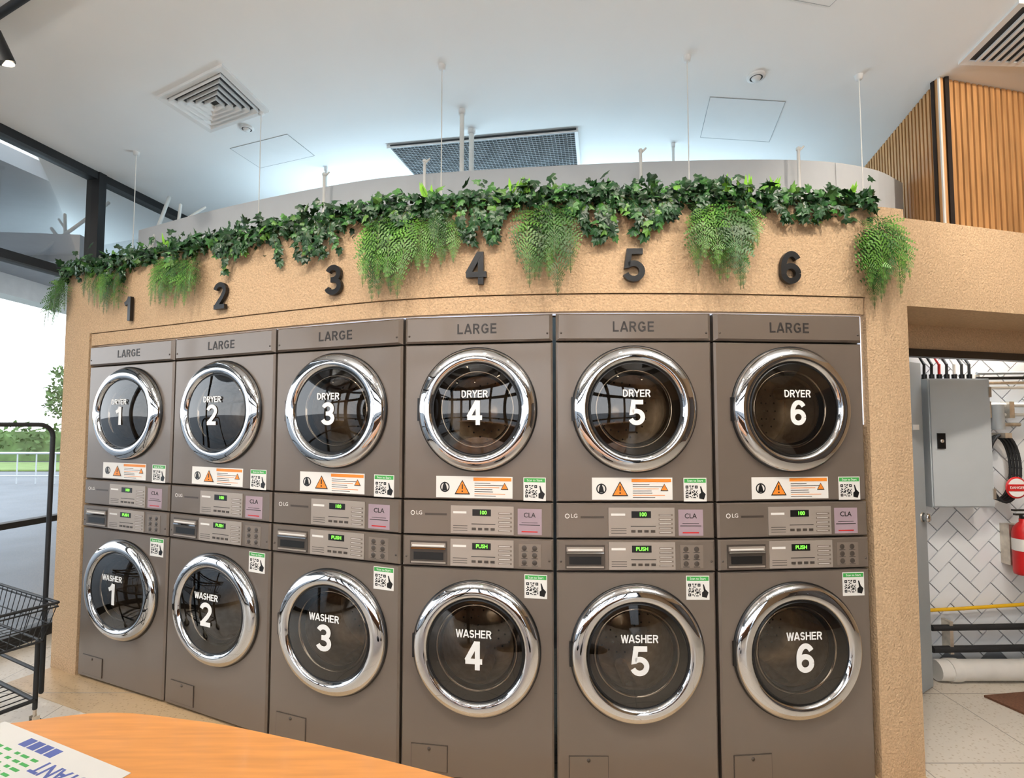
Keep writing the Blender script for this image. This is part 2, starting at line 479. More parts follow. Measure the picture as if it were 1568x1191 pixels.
# ------------------------------------------------------------------ slatted timber box
sb = MB()
c0 = Vector((2.459, 2.911)); c1 = Vector((2.75, 4.02)); c2 = Vector((4.6, 3.37))
def slats(a, bb, inset, pitch, wd):
    L_ = (bb-a).length; d = (bb-a).normalized(); nrm = Vector((d.y, -d.x))
    if inset < 0: nrm = -nrm
    n = int(L_/pitch)
    for i in range(n):
        p = a+d*(i*pitch+.026); q = p+d*wd
        sb.hexa([tuple(p), tuple(q), tuple(q-nrm*.03), tuple(p-nrm*.03)], 2.40, 3.498, slat)
    p = a-nrm*.03; q = bb-nrm*.03
    sb.hexa([tuple(p), tuple(q), tuple(q-nrm*.02), tuple(p-nrm*.02)], 2.40, 3.498, slatback)
slats(c0, c2, 1, .044, .029)
slats(c0, c1, -1, .044, .026)
sb.box(c0.x-.001, c0.x+.022, c0.y-.001, c0.y+.035, 2.40, 3.498, slat)
sb.box(c0.x-.006, c0.x+.004, c0.y-.006, c0.y+.004, 2.40, 3.498, pvc)
sb.obj('wall_timber_slats')

# ------------------------------------------------------------------ ceiling fittings
def quadframe(mb, Q, z, a, b_, mat, th=.01):
    cx = sum(q[0] for q in Q)/4; cy = sum(q[1] for q in Q)/4
    A = [(cx+(q[0]-cx)*a, cy+(q[1]-cy)*a) for q in Q]; B = [(cx+(q[0]-cx)*b_, cy+(q[1]-cy)*b_) for q in Q]
    for i in range(4):
        j = (i+1) % 4
        mb.mesh([(A[i][0], A[i][1], z), (A[j][0], A[j][1], z), (B[j][0], B[j][1], z+th), (B[i][0], B[i][1], z+th),
                 (A[i][0], A[i][1], 3.5), (A[j][0], A[j][1], 3.5), (B[j][0], B[j][1], 3.5), (B[i][0], B[i][1], 3.5)],
                [(0, 1, 2, 3), (0, 4, 5, 1), (3, 2, 6, 7)], mat)
Q1 = [(-2.166, 3.085), (-1.608, 2.796), (-1.546, 3.224), (-2.056, 3.46)]
v = MB()
quadframe(v, Q1, 3.484, 1.0, .84, ventw, .004)
for k in range(5):
    a = .80-k*.155
    quadframe(v, Q1, 3.470, a, a-.080, ventw, .022)
cx = sum(q[0] for q in Q1)/4; cy = sum(q[1] for q in Q1)/4
v.face([(cx+(q[0]-cx)*.85, cy+(q[1]-cy)*.85, 3.496) for q in Q1], ventd)
v.obj('ceiling_air_diffuser')
Q2 = [(2.465, 2.786), (2.391, 2.363), (3.04, 2.39), (3.118, 2.813)]
v = MB(); quadframe(v, Q2, 3.484, 1.0, .88, ventw, .004)
cx = sum(q[0] for q in Q2)/4; cy = sum(q[1] for q in Q2)/4
S = [Vector((cx+(q[0]-cx)*.88, cy+(q[1]-cy)*.88)) for q in Q2]
v.face([(q.x, q.y, 3.496) for q in S], ventd)
for k in range(1, 12):
    t = k/12
    p = S[0].lerp(S[3], t); q = S[1].lerp(S[2], t)
    v.hexa([(p.x-.009, p.y), (q.x-.009, q.y), (q.x+.009, q.y), (p.x+.009, p.y)], 3.482, 3.492, ventw)
v.obj('ceiling_linear_vent')
Q3 = [(-.898, 3.644), (.446, 3.429), (.56, 4.10), (-.76, 4.24)]
v = MB(); quadframe(v, Q3, 3.475, 1.0, .965, ventw, .004)
v.hexa([(q[0]*.97, q[1]*.995+.01) for q in Q3], 3.488, 3.497, grillem)
for k in range(1, 50):
    t = k/50
    p = Vector(Q3[0]).lerp(Vector(Q3[1]), t); q = Vector(Q3[3]).lerp(Vector(Q3[2]), t)
    v.hexa([(p.x, p.y), (p.x+.003, p.y), (q.x+.003, q.y), (q.x, q.y)], 3.484, 3.489, doorgrey)
for k in range(1, 26):
    t = k/26
    p = Vector(Q3[0]).lerp(Vector(Q3[3]), t); q = Vector(Q3[1]).lerp(Vector(Q3[2]), t)
    v.hexa([(p.x, p.y), (p.x, p.y+.003), (q.x, q.y+.003), (q.x, q.y)], 3.483, 3.488, doorgrey)
v.obj('ceiling_return_grille')
def hatch(Q):
    v = MB(); quadframe(v, Q, 3.497, 1.0, .988, linegrey, 0); v.hexa([tuple(Vector(q)) for q in Q], 3.498, 3.4995, ceilm2)
    v.obj('ceiling_access_hatch')
hatch([(1.209, 3.091), (1.695, 3.136), (1.822, 3.6), (1.311, 3.541)])
hatch([(-2.045, 3.688), (-1.548, 3.5), (-1.468, 3.789), (-1.965, 3.977)])
hatch([(1.2, 1.95), (1.62, 1.95), (1.52, 2.40), (1.18, 2.33)])
def sprinkler(x, y, r, name):
    v = MB(); v.lathez([(0, 3.478), (r*.45, 3.478), (r*.5, 3.484), (r*.55, 3.488)], x, y, ventw, 24)
    v.lathez([(r*.5, 3.487), (r*.72, 3.487)], x, y, ventd, 24)
    v.lathez([(r*.7, 3.486), (r*.98, 3.488), (r, 3.5)], x, y, ventw, 24)
    v.obj(name)
sprinkler(1.402, 2.90, .05, 'smoke_detector')
sprinkler(-1.787, 3.421, .045, 'ceiling_sprinkler')
for (x, y) in [(-2.76, 3.74), (-1.602, 3.238), (-.39, 2.812), (.953, 2.745), (1.988, 2.894)]:
    v = MB(); v.cyl((x, y, 2.405), (x, y, 3.5), .003, pvc, 8)
    v.lathez([(.0, 3.475), (.018, 3.475), (.022, 3.5)], x, y, ventw, 16)
    v.obj('suspension_rod')
for (x, y, z0, r, z1) in [(-.318, 3.225, 3.07, .015, 3.5), (-.275, 3.45, 2.3, .018, 3.5), (-1.447, 3.97, 2.3, .01, 3.5), (1.146, 3.62, 2.3, .01, 3.5)]:
    v = MB(); v.cyl((x, y, z0), (x, y, z1), r, pvc, 14)
    v.lathez([(r*1.05, z1-.03), (r*1.5, z1-.03), (r*1.5, z1)], x, y, ventw, 16)
    v.obj('service_conduit')
for (x, y) in [(1.66, 2.95), (.75, 2.97), (-.53, 3.09), (-1.2, 3.26)]:
    v = MB(); v.cyl((x, y, 2.405), (x, y, 3.09), .009, pvc, 12); v.ball((x, y, 3.095), .014, pvc)
    v.path([(x, y, 3.08), (x+.03, y, 3.11)], .006, pvc)
    v.obj('stub_bracket')
v = MB()
v.path([(-2.75, 3.85, 2.7), (-2.95, 4.4, 3.45)], .014, pvc)
v.path([(-2.95, 4.3, 2.7), (-2.55, 4.2, 3.2)], .014, pvc)
v.path([(-2.80, 4.2, 2.4), (-2.72, 4.2, 3.3)], .012, pvc)
v.path([(-2.80, 4.2, 3.1), (-2.55, 4.25, 3.3)], .01, pvc)
v.obj('steel_brace')

# ------------------------------------------------------------------ windows
def wall_line_box(mb, ya, yb, z0, z1, t0, t1, mat):
    mb.hexa([(wl(ya)+t0, ya), (wl(yb)+t0, yb), (wl(yb)+t1, yb), (wl(ya)+t1, ya)], z0, z1, mat)
ys = [5.2, 4.07, 2.5, .9, -.7, -2.2, -3.5]
v = MB()
wall_line_box(v, 5.2, -3.5, 3.44, 3.5, -.06, .05, blackm)
wall_line_box(v, 5.2, -3.5, 2.61, 2.67, -.06, .05, blackm)
wall_line_box(v, 5.2, -3.5, .80, .84, -.04, .04, blackm)
wall_line_box(v, 5.2, -3.5, 0, .08, -.06, .05, blackm)
for y in ys: wall_line_box(v, y+.03, y-.03, 0, 3.5, -.07, .06, blackm)
wf = v.obj('window_1')
v = MB(); v.face([(wl(5.2), 5.2, 0), (wl(-3.5), -3.5, 0), (wl(-3.5), -3.5, 3.5), (wl(5.2), 5.2, 3.5)], winglass)
v.obj('glazing', wf)
v = MB()
xs = [-4.66, -3.7, -2.8, -1.9, -1.0, -.1, .85, 1.8]
v.box(-4.66, 1.8, -3.56, -3.45, 3.30, 3.5, blackm); v.box(-4.66, 1.8, -3.56, -3.45, 2.50, 2.68, blackm)
v.box(-4.66, 1.8, -3.56, -3.45, 1.0, 1.1, blackm)
v.box(-4.66, 1.8, -3.56, -3.45, 0, .1, blackm)
for x in xs: v.box(x-.07, x+.07, -3.57, -3.40, 0, 3.5, blackm)
v.obj('window_2')
# unseen furniture and light rails added for contrast in the chrome reflections
v = MB()
v.box(-3.2, 1.2, -2.9, -2.25, .86, .90, tablem)
v.box(-3.1, 1.1, -2.85, -2.35, .08, .86, darkwood); v.box(-3.0, 1.0, -2.82, -2.40, 0, .08, black)
for k in range(6): v.box(-3.1+k*.7+.01, -3.1+k*.7+.69, -2.35, -2.335, .12, .84, darkwood)
v.obj('added_reflection_counter')  # unseen counter added so the door rings have something to mirror
v = MB()
v.box(3.95, 4.58, -2.6, 1.0, 0, 2.2, darkwood)
for k in range(4):
    v.box(3.93, 3.95, -2.55+k*.9, -1.72+k*.9, .1, 2.1, taupe_d)
    v.cyl((3.92, -1.8+k*.9, 1.0), (3.92, -1.8+k*.9, 1.3), .012, chrome)
v.obj('added_reflection_cupboard')  # unseen cupboard row added to darken parts of the ring reflections
for yy in (-1.9, -.55):
    v = MB(); v.box(-3.6, 3.9, yy-.04, yy+.04, 3.40, 3.5, blackm)
    for k in range(6):
        x = -3.0+k*1.2
        v.cyl((x, yy, 3.40), (x, yy, 3.32), .012, blackm, 8); v.cyl((x, yy-.02, 3.34), (x+.02, yy+.06, 3.20), .05, blackm, 16)
        v.cyl((x+.02, yy+.06, 3.202), (x+.0203, yy+.0612, 3.197), .04, bulb, 16)
    v.obj('added_reflection_rail')  # unseen black rails with glowing heads, added to vary what the chrome mirrors

# ------------------------------------------------------------------ outside
v = MB(); v.face([(-120, -80, -.06), (80, -80, -.06), (80, 120, -.06), (-120, 120, -.06)], asphalt); v.obj('road')
v = MB(); v.hexa([(-9.8, 17.5), (-60, 17.5), (-60, 21.0), (-9.8, 21.0)], -.05, .0, grass); v.obj('grass_verge')
v = MB(); v.hexa([(-3.55, 5.3), (-5.1, -3.6), (-7.6, -3.6), (-6.6, 9.4), (-3.0, 9.4)], 3.47, 3.6, canopym)
for y in (-2, 0, 2, 4, 6, 8): v.box(-6.8, -4.2+(y-4)*.1, y, y+.08, 3.40, 3.47, canopym)
v.box(-6.9, -6.6, -3.6, 9.4, 3.2, 3.55, pvc)
v.obj('canopy_roof')
def leafmass(mb, cx, cy, cz, rx, ry, rz, n, s, mat):
    for i in range(n):
        while True:
            p = Vector((random.uniform(-1, 1), random.uniform(-1, 1), random.uniform(-1, 1)))
            if .3 < p.length < 1: break
        c_ = Vector((cx+p.x*rx, cy+p.y*ry, cz+p.z*rz))
        a = Vector((random.gauss(0, 1), random.gauss(0, 1), random.gauss(0, 1))).normalized(); b_ = a.orthogonal().normalized()
        mb.face([c_-a*s, c_+b_*s*.5, c_+a*s, c_-b_*s*.5], mat)
v = MB()
v.box(-45, -12, 22.2, 23.2, -.05, 1.2, hedgem)
for i in range(60):
    leafmass(v, -12-i*.55, 22.5, .80, .6, .6, .75+random.uniform(0, .1), 60, .14, hedgem)
v.obj('hedge')
v = MB()
v.cyl((-30.6, 36, -.05), (-30.5, 36, 3), .12, stem, 10, .07)
for k in range(8):
    a = random.uniform(0, 6.28)
    v.cyl((-30.5, 36, 2+k*.14), (-30.5+math.cos(a)*.9, 36+math.sin(a)*.8, 2.8+k*.28), .05, stem, 6, .02)
    leafmass(v, -30.5+math.cos(a)*.9, 36+math.sin(a)*.8, 2.3+k*.36, .95, .8, .7, 110, .17, hedgem)
v.obj('tree')
v = MB()
for i in range(60):
    x = -9-i*.5; v.cyl((x, 13.8, -.05), (x, 13.8, .75), .015, cabinet, 6)
v.cyl((-9, 13.8, .75), (-39, 13.8, .75), .03, cabinet, 8); v.cyl((-9, 13.8, .15), (-39, 13.8, .15), .02, cabinet, 8)
v.obj('street_railing')

# ------------------------------------------------------------------ washer/dryer stack meshes
HW = .3375
def taper(z0, z1, y=0, hw=HW, back=.46, tp=.06, mat=None, ch=.008, hole=None, mb=None):
    ro = [(-hw, z0), (hw, z0), (hw, z1), (-hw, z1)]
    ri = [(-hw+ch, z0+ch*.6), (hw-ch, z0+ch*.6), (hw-ch, z1-ch*.6), (-hw+ch, z1-ch*.6)]
    vs = [(p[0], y, p[1]) for p in ri]+[(p[0], y+ch, p[1]) for p in ro]+[(p[0]*(1-tp/hw), y+back, p[1]) for p in ro]
    fs = []
    for i in range(4):
        j = (i+1) % 4
        fs += [(4+i, 4+j, j, i), (8+i, 8+j, 4+j, 4+i)]
    fs.append((11, 10, 9, 8))
    if not hole: fs.append((0, 1, 2, 3))
    mb.mesh(vs, fs, mat)
    if hole:
        cz, r = hole
        angs = [2*math.pi*i/72 for i in range(72)]
        x0, x1, a0, a1 = -hw+ch, hw-ch, z0+ch*.6, z1-ch*.6
        for (cxx, czz) in [(x0, a0), (x1, a0), (x1, a1), (x0, a1)]:
            angs.append(math.atan2(czz-cz, cxx) % (2*math.pi))
        angs = sorted(set(round(a, 6) for a in angs))
        def rect(a):
            dx, dz = math.cos(a), math.sin(a); t = 1e9
            if dx > 1e-9: t = min(t, x1/dx)
            if dx < -1e-9: t = min(t, x0/dx)
            if dz > 1e-9: t = min(t, (a1-cz)/dz)
            if dz < -1e-9: t = min(t, (a0-cz)/dz)
            return (dx*t, y, cz+dz*t)
        n = len(angs)
        vv = [(r*math.cos(a), y, cz+r*math.sin(a)) for a in angs]+[rect(a) for a in angs]
        mb.mesh(vv, [(i, n+i, n+(i+1) % n, (i+1) % n) for i in range(n)], mat)
body = MB()
WZ, DZ = .555, 1.566
RW, RD = .280, .266
taper(.015, .884, mat=taupe, hole=(WZ, .205), mb=body)
taper(.890, 1.018, y=-.004, mat=taupe, mb=body)
taper(1.024, 1.170, y=-.002, mat=taupe, mb=body)
taper(1.176, 1.852, mat=taupe, hole=(DZ, .20), mb=body)
taper(1.858, 1.975, y=-.008, mat=taupe, mb=body, ch=.014)
for sx in (-1, 1):
    for yy in (.05, .38): body.cyl((sx*.26, yy, 0), (sx*.26, yy, .016), .022, black, 12)
    body.lathe([(0, -.0025), (.004, -.002), (.005, 0)], sx*.315, 1.89, taupe_d, 10, -.008)
    body.lathe([(0, -.0025), (.004, -.002), (.005, 0)], sx*.32, .93, taupe_d, 10, -.004)
body.box(-.29, -.125, -.003, .0, .035, .145, taupe_d)
body.box(-.2875, -.1275, -.0045, .0, .0375, .1425, taupe)
body.lathe([(0, -.003), (.007, -.002), (.008, 0)], -.208, .128, taupe_d, 12, -.0045)
body_me = body.data('cabinet_panels')

def door_mesh(cz, R, washer):
    m = MB()
    m.lathe([(R+.004, .002), (R+.004, -.008), (R-.001, -.010)], 0, cz, black)
    m.lathe([(R-.001, -.010), (R-.003, -.020), (R-.008, -.027), (R-.018, -.033), (R-.032, -.038), (R-.046, -.040), (R-.056, -.038), (R-.062, -.033), (R-.066, -.026)], 0, cz, chrome, 96)
    m.lathe([(R-.066, -.026), (R-.070, -.022), (R-.075, -.028)], 0, cz, black)
    r0 = R-.075
    prof = []
    for k in range(9):
        t = k/8
        prof.append((r0*(1-t), -.028-.020*math.sin(t*math.pi/2)))
    m.lathe(prof, 0, cz, doorglass)
    m.lathe([(r0+.002, -.022), (r0-.010, -.010), (r0-.020, .006)], 0, cz, taupe_d)
    m.lathe([(r0-.020, .006), (r0-.024, -.001), (r0-.030, -.002), (r0-.036, .004)], 0, cz, chrome)
    m.lathe([(r0-.036, .004), (r0-.042, .02), (r0-.044, .03)], 0, cz, black)
    rr_ = r0-.044
    m.lathe([(rr_, .024), (rr_+.002, .06), (rr_+.03, .075), (rr_+.045, .12), (rr_+.045, .34)], 0, cz, steel)
    m.lathe([(rr_+.045, .34), (.09, .345), (.085, .33), (.03, .315), (0, .31)], 0, cz, steel)
    for rad in (.06, .1, .14):
        for k in range(int(rad*160)):
            a = 2*math.pi*k/int(rad*160)
            m.lathe([(0, 0), (.005, 0)], rad*math.cos(a), cz+rad*math.sin(a), black, 6, .3 if rad < .09 else .338)
    for k in range(3):
        a = 2*math.pi*k/3+.5
        p = Vector((math.cos(a)*(rr_+.03), .1, cz+math.sin(a)*(rr_+.03))); q = p+Vector((0, .23, 0))
        m.cyl(p, q, .03, steel, 8)
    m.box(-R-.006, -R+.012, -.012, -.002, cz-.05, cz+.05, black)
    return m.data('door_ring')
wdoor = door_mesh(WZ, RW, True); ddoor = door_mesh(DZ, RD, False)

def rectp(m, x0, x1, z0, z1, mat, y, th=.001):
    m.box(x0, x1, y-th, y, z0, z1, mat)
lab = MB()
rectp(lab, -.185, .16, 1.185, 1.277, paper, -.0005)
rectp(lab, -.015, .155, 1.258, 1.272, orange, -.0015, .0005)
for i in range(7):
    rectp(lab, -.01, .02+random.uniform(.03, .12), 1.193+i*.009, 1.1955+i*.009, orange if i % 3 == 1 else textdark, -.0015, .0004)
lab.face([(-.10, -.003, 1.20), (-.03, -.003, 1.20), (-.065, -.003, 1.262)], black)
lab.face([(-.094, -.0034, 1.204), (-.036, -.0034, 1.204), (-.065, -.0034, 1.256)], orange)
lab.box(-.0675, -.0625, -.004, -.003, 1.222, 1.243, black); lab.box(-.068, -.062, -.004, -.003, 1.21, 1.216, black)
lab.face([(.108, -.003, 1.222), (.142, -.003, 1.222), (.125, -.003, 1.252)], black)
lab.face([(.112, -.0034, 1.225), (.138, -.0034, 1.225), (.125, -.0034, 1.248)], orange)
lab.lathe([(.022, 0), (.0195, -.001), (.017, 0)], -.145, 1.23, black, 24, -.002)
lab.face([(-.157, -.0035, 1.215), (-.133, -.0035, 1.215), (-.138, -.0035, 1.236), (-.146, -.0035, 1.254), (-.154, -.0035, 1.236)], black)
def qr(m, x0, z0, s, y):
    rectp(m, x0, x0+.098, z0, z0+.098, paper, y)
    rectp(m, x0+.003, x0+.095, z0+.078, z0+.095, green, y-.001, .0005)
    c_ = .052/13
    rnd = random.Random(3)
    for i in range(13):
        for j in range(13):
            fin = (i < 4 and j < 4) or (i < 4 and j > 8) or (i > 8 and j > 8)
            if fin:
                ii = i if i < 4 else 12-i; jj = j if j < 4 else 12-j
                on = not (ii == 3 or jj == 3) and not (ii == 1 and jj == 1)
            else: on = rnd.random() < .5
            if on: m.face([(x0+.008+i*c_, y-.0016, z0+.014+j*c_), (x0+.008+(i+1)*c_, y-.0016, z0+.014+j*c_), (x0+.008+(i+1)*c_, y-.0016, z0+.014+(j+1)*c_), (x0+.008+i*c_, y-.0016, z0+.014+(j+1)*c_)], black)
    m.face([(x0+.066, y-.0016, z0+.012), (x0+.086, y-.0016, z0+.008), (x0+.094, y-.0016, z0+.03), (x0+.082, y-.0016, z0+.042), (x0+.074, y-.0016, z0+.064), (x0+.070, y-.0016, z0+.062), (x0+.074, y-.0016, z0+.036), (x0+.066, y-.0016, z0+.03)], black)
qr(lab, .208, 1.178, 1, -.0005); qr(lab, .212, .773, 1, -.0005)
def control(z0, z1, y):
    rectp(lab, -.116, .166, z0, z1, taupe_p, y, .004)
    yy = y-.004
    for k in range(3):
        rectp(lab, -.105, -.04, z0+.012+k*.010, z0+.014+k*.010, textdark, yy, .0004)
    for k in range(5):
        rectp(lab, .098, .158, z0+.012+k*.018, z0+.020+k*.018, taupe_l, yy, .0008)
        rectp(lab, .101, .150, z0+.015+k*.018, z0+.017+k*.018, paper, yy-.0008, .0003)
    rectp(lab, -.105, -.045, z1-.033, z1-.024, paper, yy, .0005)
    for k in range(4):
        rectp(lab, -.02+k*.028, -.002+k*.028, z0+.016, z0+.026, taupe_d, yy, .002)
    rectp(lab, -.022, .085, z0+.04, z0+.043, textdark, yy, .0004)
    rectp(lab, -.018, .065, z1-.042, z1-.014, black, yy, .001)
control(1.034, 1.152, -.002); control(.897, 1.010, -.004)
rectp(lab, .183, .288, 1.036, 1.144, pink, -.002, .001)
rectp(lab, .19, .28, 1.075, 1.078, textdark, -.003, .0004); rectp(lab, .20, .27, 1.085, 1.087, textdark, -.003, .0004); rectp(lab, .20, .27, 1.046, 1.051, redm, -.003, .0004)
rectp(lab, -.235, -.135, 1.108, 1.117, taupe_d, -.002, .0006)
lab.lathe([(.010, 0), (.0085, -.001), (.007, 0)], -.292, 1.117, paper, 20, -.003)
rectp(lab, .188, .285, .903, .998, taupe_l, -.004, .0015)
for i in range(2):
    for j in range(3):
        a = .20+i*.045; b2 = .909+j*.03
        lab.lathe([(.0, -.0008), (.009, -.0008), (.011, 0)], a+.012, b2+.012, taupe_d, 14, -.0058)
        rectp(lab, a-.001, a+.026, b2-.002, b2, textdark, -.0058, .0004)
rectp(lab, -.302, -.132, .900, .998, taupe_d, -.004, .002)
rectp(lab, -.296, -.138, .972, .990, taupe_p, -.006, .006)
rectp(lab, -.290, -.144, .976, .982, paper, -.012, .0006)
rectp(lab, -.296, -.138, .964, .970, chrome, -.006, .008)
rectp(lab, -.285, -.149, .918, .950, black, -.006, .001)
rectp(lab, -.296, -.138, .904, .910, taupe_p, -.006, .004)
lab_me = lab.data('labels_and_controls')

tm_lg = text_mesh('LG', .024, paper, .0004)
tm_100 = text_mesh('100', .022, lcd, .0004, .0003)
tm_push = text_mesh('PUSH', .022, lcd, .0004, .0003)
tm_cla = text_mesh('CLA', .028, textdark, .0004, .0002)
tm_scan = text_mesh('Scan to Start', .013, white, .0002)

for i in range(6):
    a = Vector(K[i]); bq = Vector(K[i+1]); mid = (a+bq)/2; L_ = (bq-a).length
    th = math.atan2(bq.y-a.y, bq.x-a.x)
    e = empty('stacked_washer_dryer', (mid.x, mid.y, 0), th, (L_-.014)/.675)
    link('cabinet_panels', body_me, e); link('washer_door', wdoor, e); link('dryer_door', ddoor, e)
    link('labels_and_controls', lab_me, e)
    link('size_lettering', sign('LARGE', .044, textdark, .0012, .16, .14), e, (0, -.008, 1.917), R90)
    link('dryer_lettering', sign('DRYER', .031, white, .0012, .165), e, (0, -.050, DZ+.064), R90)
    link('dryer_numeral', sign(str(i+1), .104, white, .0012, .185), e, (0, -.050, DZ-.016), R90)
    link('washer_lettering', sign('WASHER', .032, white, .0012, .165), e, (0, -.050, WZ+.078), R90)
    link('washer_numeral', sign(str(i+1), .116, white, .0012, .185), e, (0, -.050, WZ-.010), R90)
    link('brand_lettering', tm_lg, e, (-.262, -.003, 1.117), R90)
    link('dryer_display', tm_100, e, (.030, -.0075, 1.124), R90)
    link('washer_display', tm_push, e, (.025, -.0095, .982), R90)
    link('sticker_lettering', tm_cla, e, (.235, -.0035, 1.117), R90)
    link('scan_lettering', tm_scan, e, (.257, -.0025, 1.264), R90)
    link('scan_lettering', tm_scan, e, (.261, -.0025, .859), R90)
    nx = mid.x; nn = nat(nx)
    link('wall_numeral', sign(str(i+1), .142, black, .018, .17), None,
         (nx+nn.x*.008, yat(nx)+nn.y*.008, 2.175), (math.pi/2, 0, th))

# ------------------------------------------------------------------ ivy garland
iv = MB()
LEAF = [(0, 0), (.30, -.12), (.52, .10), (.34, .30), (.42, .62), (.18, .60), (0, 1.0), (-.18, .60), (-.42, .62), (-.34, .30), (-.52, .10), (-.30, -.12)]
def leaf(mb, p, tip, nrm, s, mat):
    tip = tip.normalized(); side = tip.cross(nrm).normalized(); nn_ = side.cross(tip).normalized()
    vs = [p+tip*s*.35+nn_*s*.08]
    for (x, y) in LEAF:
        vs.append(p+side*x*s+tip*y*s-nn_*abs(x)*s*.25)
    k = len(LEAF)
    mb.mesh(vs, [(0, 1+i, 1+(i+1) % k) for i in range(k)], mat)
random.seed(11)
def along():
    return random.uniform(-2.86, 1.60)
def ivym():
    r = random.random()
    return leafd if r < .82 else leafd2 if r < .96 else leaff
for i in range(4200):
    x = along(); n_ = nat(x)
    lump = .5+.5*math.sin(x*5.3)+.3*math.sin(x*13.1+1)
    off = random.uniform(-.10, .065); z = 2.478+random.gauss(0, .028)+random.uniform(-.035, .03)*lump
    if off < -.02: z = max(z, 2.47)
    p = Vector((x+n_.x*off, yat(x)+n_.y*off, z))
    nrm = Vector((n_.x*.8+random.gauss(0, .45), n_.y*.8+random.gauss(0, .45), .45+random.gauss(0, .35)))
    tip = Vector((random.gauss(0, .8), random.gauss(0, .4), random.gauss(-.35, .6)))
    leaf(iv, p, tip, nrm, random.uniform(.026, .054), ivym())
for i in range(54):
    x = along() if i > 28 else random.choice([-1.45, -1.3, -1.15, -1.0, -.9, .32, .45, .6, .7, 1.3, -.85, -.1])+random.uniform(-.08, .08)
    n_ = nat(x); ln = random.uniform(.05, .17)
    if abs(x-1.196) < .12: ln = .07
    pts = []
    for k in range(7):
        t = k/6
        pts.append(Vector((x+math.sin(t*3+i)*.02+n_.x*(.025+.02*math.sin(t*3)), yat(x)+n_.y*(.03+.03*math.sin(t*3)), 2.46-ln*t)))
    iv.path(pts, .0018, stem, 5)
    for k in range(1, 7):
        for _ in range(2):
            nrm = Vector((n_.x+random.gauss(0, .3), n_.y+random.gauss(0, .3), .4))
            leaf(iv, pts[k], Vector((random.gauss(0, .7), 0, -.8)), nrm, random.uniform(.03, .055), ivym())
vp = []
for k in range(80):
    x = -2.85+k*4.45/79; n_ = nat(x); vp.append((x+n_.x*.02, yat(x)+n_.y*.02, 2.465+.012*math.sin(k*.9)))
iv.path(vp, .005, stem, 6)
iv.obj('ivy_garland')

# ------------------------------------------------------------------ ferns
def frond(mb, base, out, side, length, droop, mat):
    N_ = 14; d = (out+side).normalized(); p = base.copy(); st = length/N_
    o2 = Vector((out.x, out.y, 0)).normalized()
    for k in range(N_):
        t = (k+1)/N_
        d = (d+Vector((0, 0, -droop))*(1.0/N_)*2.2).normalized()
        q = p+d*st
        lat = d.cross(o2).normalized()
        if lat.length < .1: lat = Vector((1, 0, 0))
        nrm = lat.cross(d).normalized()
        mb.face([p+lat*.0015, p-lat*.0015, q-lat*.0015, q+lat*.0015], stem)
        pl = .072*length/.33*(math.sin(math.pi*min(1, t*.80+.2))**.6)*(1 if t < .4 else (1.2-t)/.8)
        for sgn in (-1, 1):
            pd = (lat*sgn*.9+d*.6+nrm*random.gauss(0, .2)).normalized()
            pw = pd.cross(nrm).normalized()
            n2 = 5
            for j in range(n2):
                u = (j+.35)/n2; c_ = q+pd*pl*u-nrm*.15*pl*u*u
                w0 = .0125*(1-u*.65)*length/.33; h = pl/n2*.42
                for s_ in (-1, 1):
                    tipp = c_+pw*s_*w0+pd*h*1.1
                    mb.face([c_-pd*h*.7, tipp-pd*h*.75, tipp+pd*h*.15, c_+pd*h*.6], mat)
        p = q
def fern(x0, x1, n, lmin, lmax, z=2.45, name='hanging_fern', edge=0, spread=.4):
    mb = MB()
    for i in range(n):
        x = x0+(x1-x0)*(i+random.random())/n; n_ = nat(x)
        out = Vector((n_.x, n_.y, .05+random.uniform(-.9, .1)))
        sd = random.gauss(0, spread)
        if edge and x > x1-edge: sd = -abs(sd)*.7
        side = Vector((-n_.y*sd, n_.x*sd, 0))
        base = Vector((x+n_.x*.01, yat(x)+n_.y*random.uniform(.0, .045), z-random.uniform(0, .07)))
        L_ = random.uniform(lmin, lmax)
        if edge and x > x1-edge: L_ *= .7
        frond(mb, base, out*random.uniform(.4, .8), side, L_, random.uniform(1.8, 4.2), leaff if random.random() < .5 else leaff2)
    mb.obj(name)
random.seed(5)
fern(-2.90, -2.80, 9, .2, .34)
fern(-2.58, -2.30, 17, .16, .28)
fern(-1.98, -1.68, 20, .18, .32)
fern(-.66, -.22, 32, .22, .38, edge=.14)
fern(.06, .24, 14, .26, .38, spread=.25)
fern(.76, 1.04, 22, .24, .40, edge=.10, spread=.3)
fern(1.51, 1.66, 14, .26, .39, 2.41, spread=.25)
lm = MB()
for x in (.03, .05, .9, 1.1, -.35, 1.5, -1.9, .02, 1.0):
    n_ = nat(x)
    for k in range(4):
        p = Vector((x+random.gauss(0, .02), yat(x)+n_.y*.04, 2.49))
        d = Vector((random.gauss(0, .4), -.3, 1)).normalized()
        s_ = Vector((.008, 0, 0)); L_ = random.uniform(.05, .085)
        lm.face([p-s_*.5, p+d*L_*.5-s_, p+d*L_, p+d*L_*.5+s_, p+s_*.5], leafl)
lm.obj('lime_foliage')

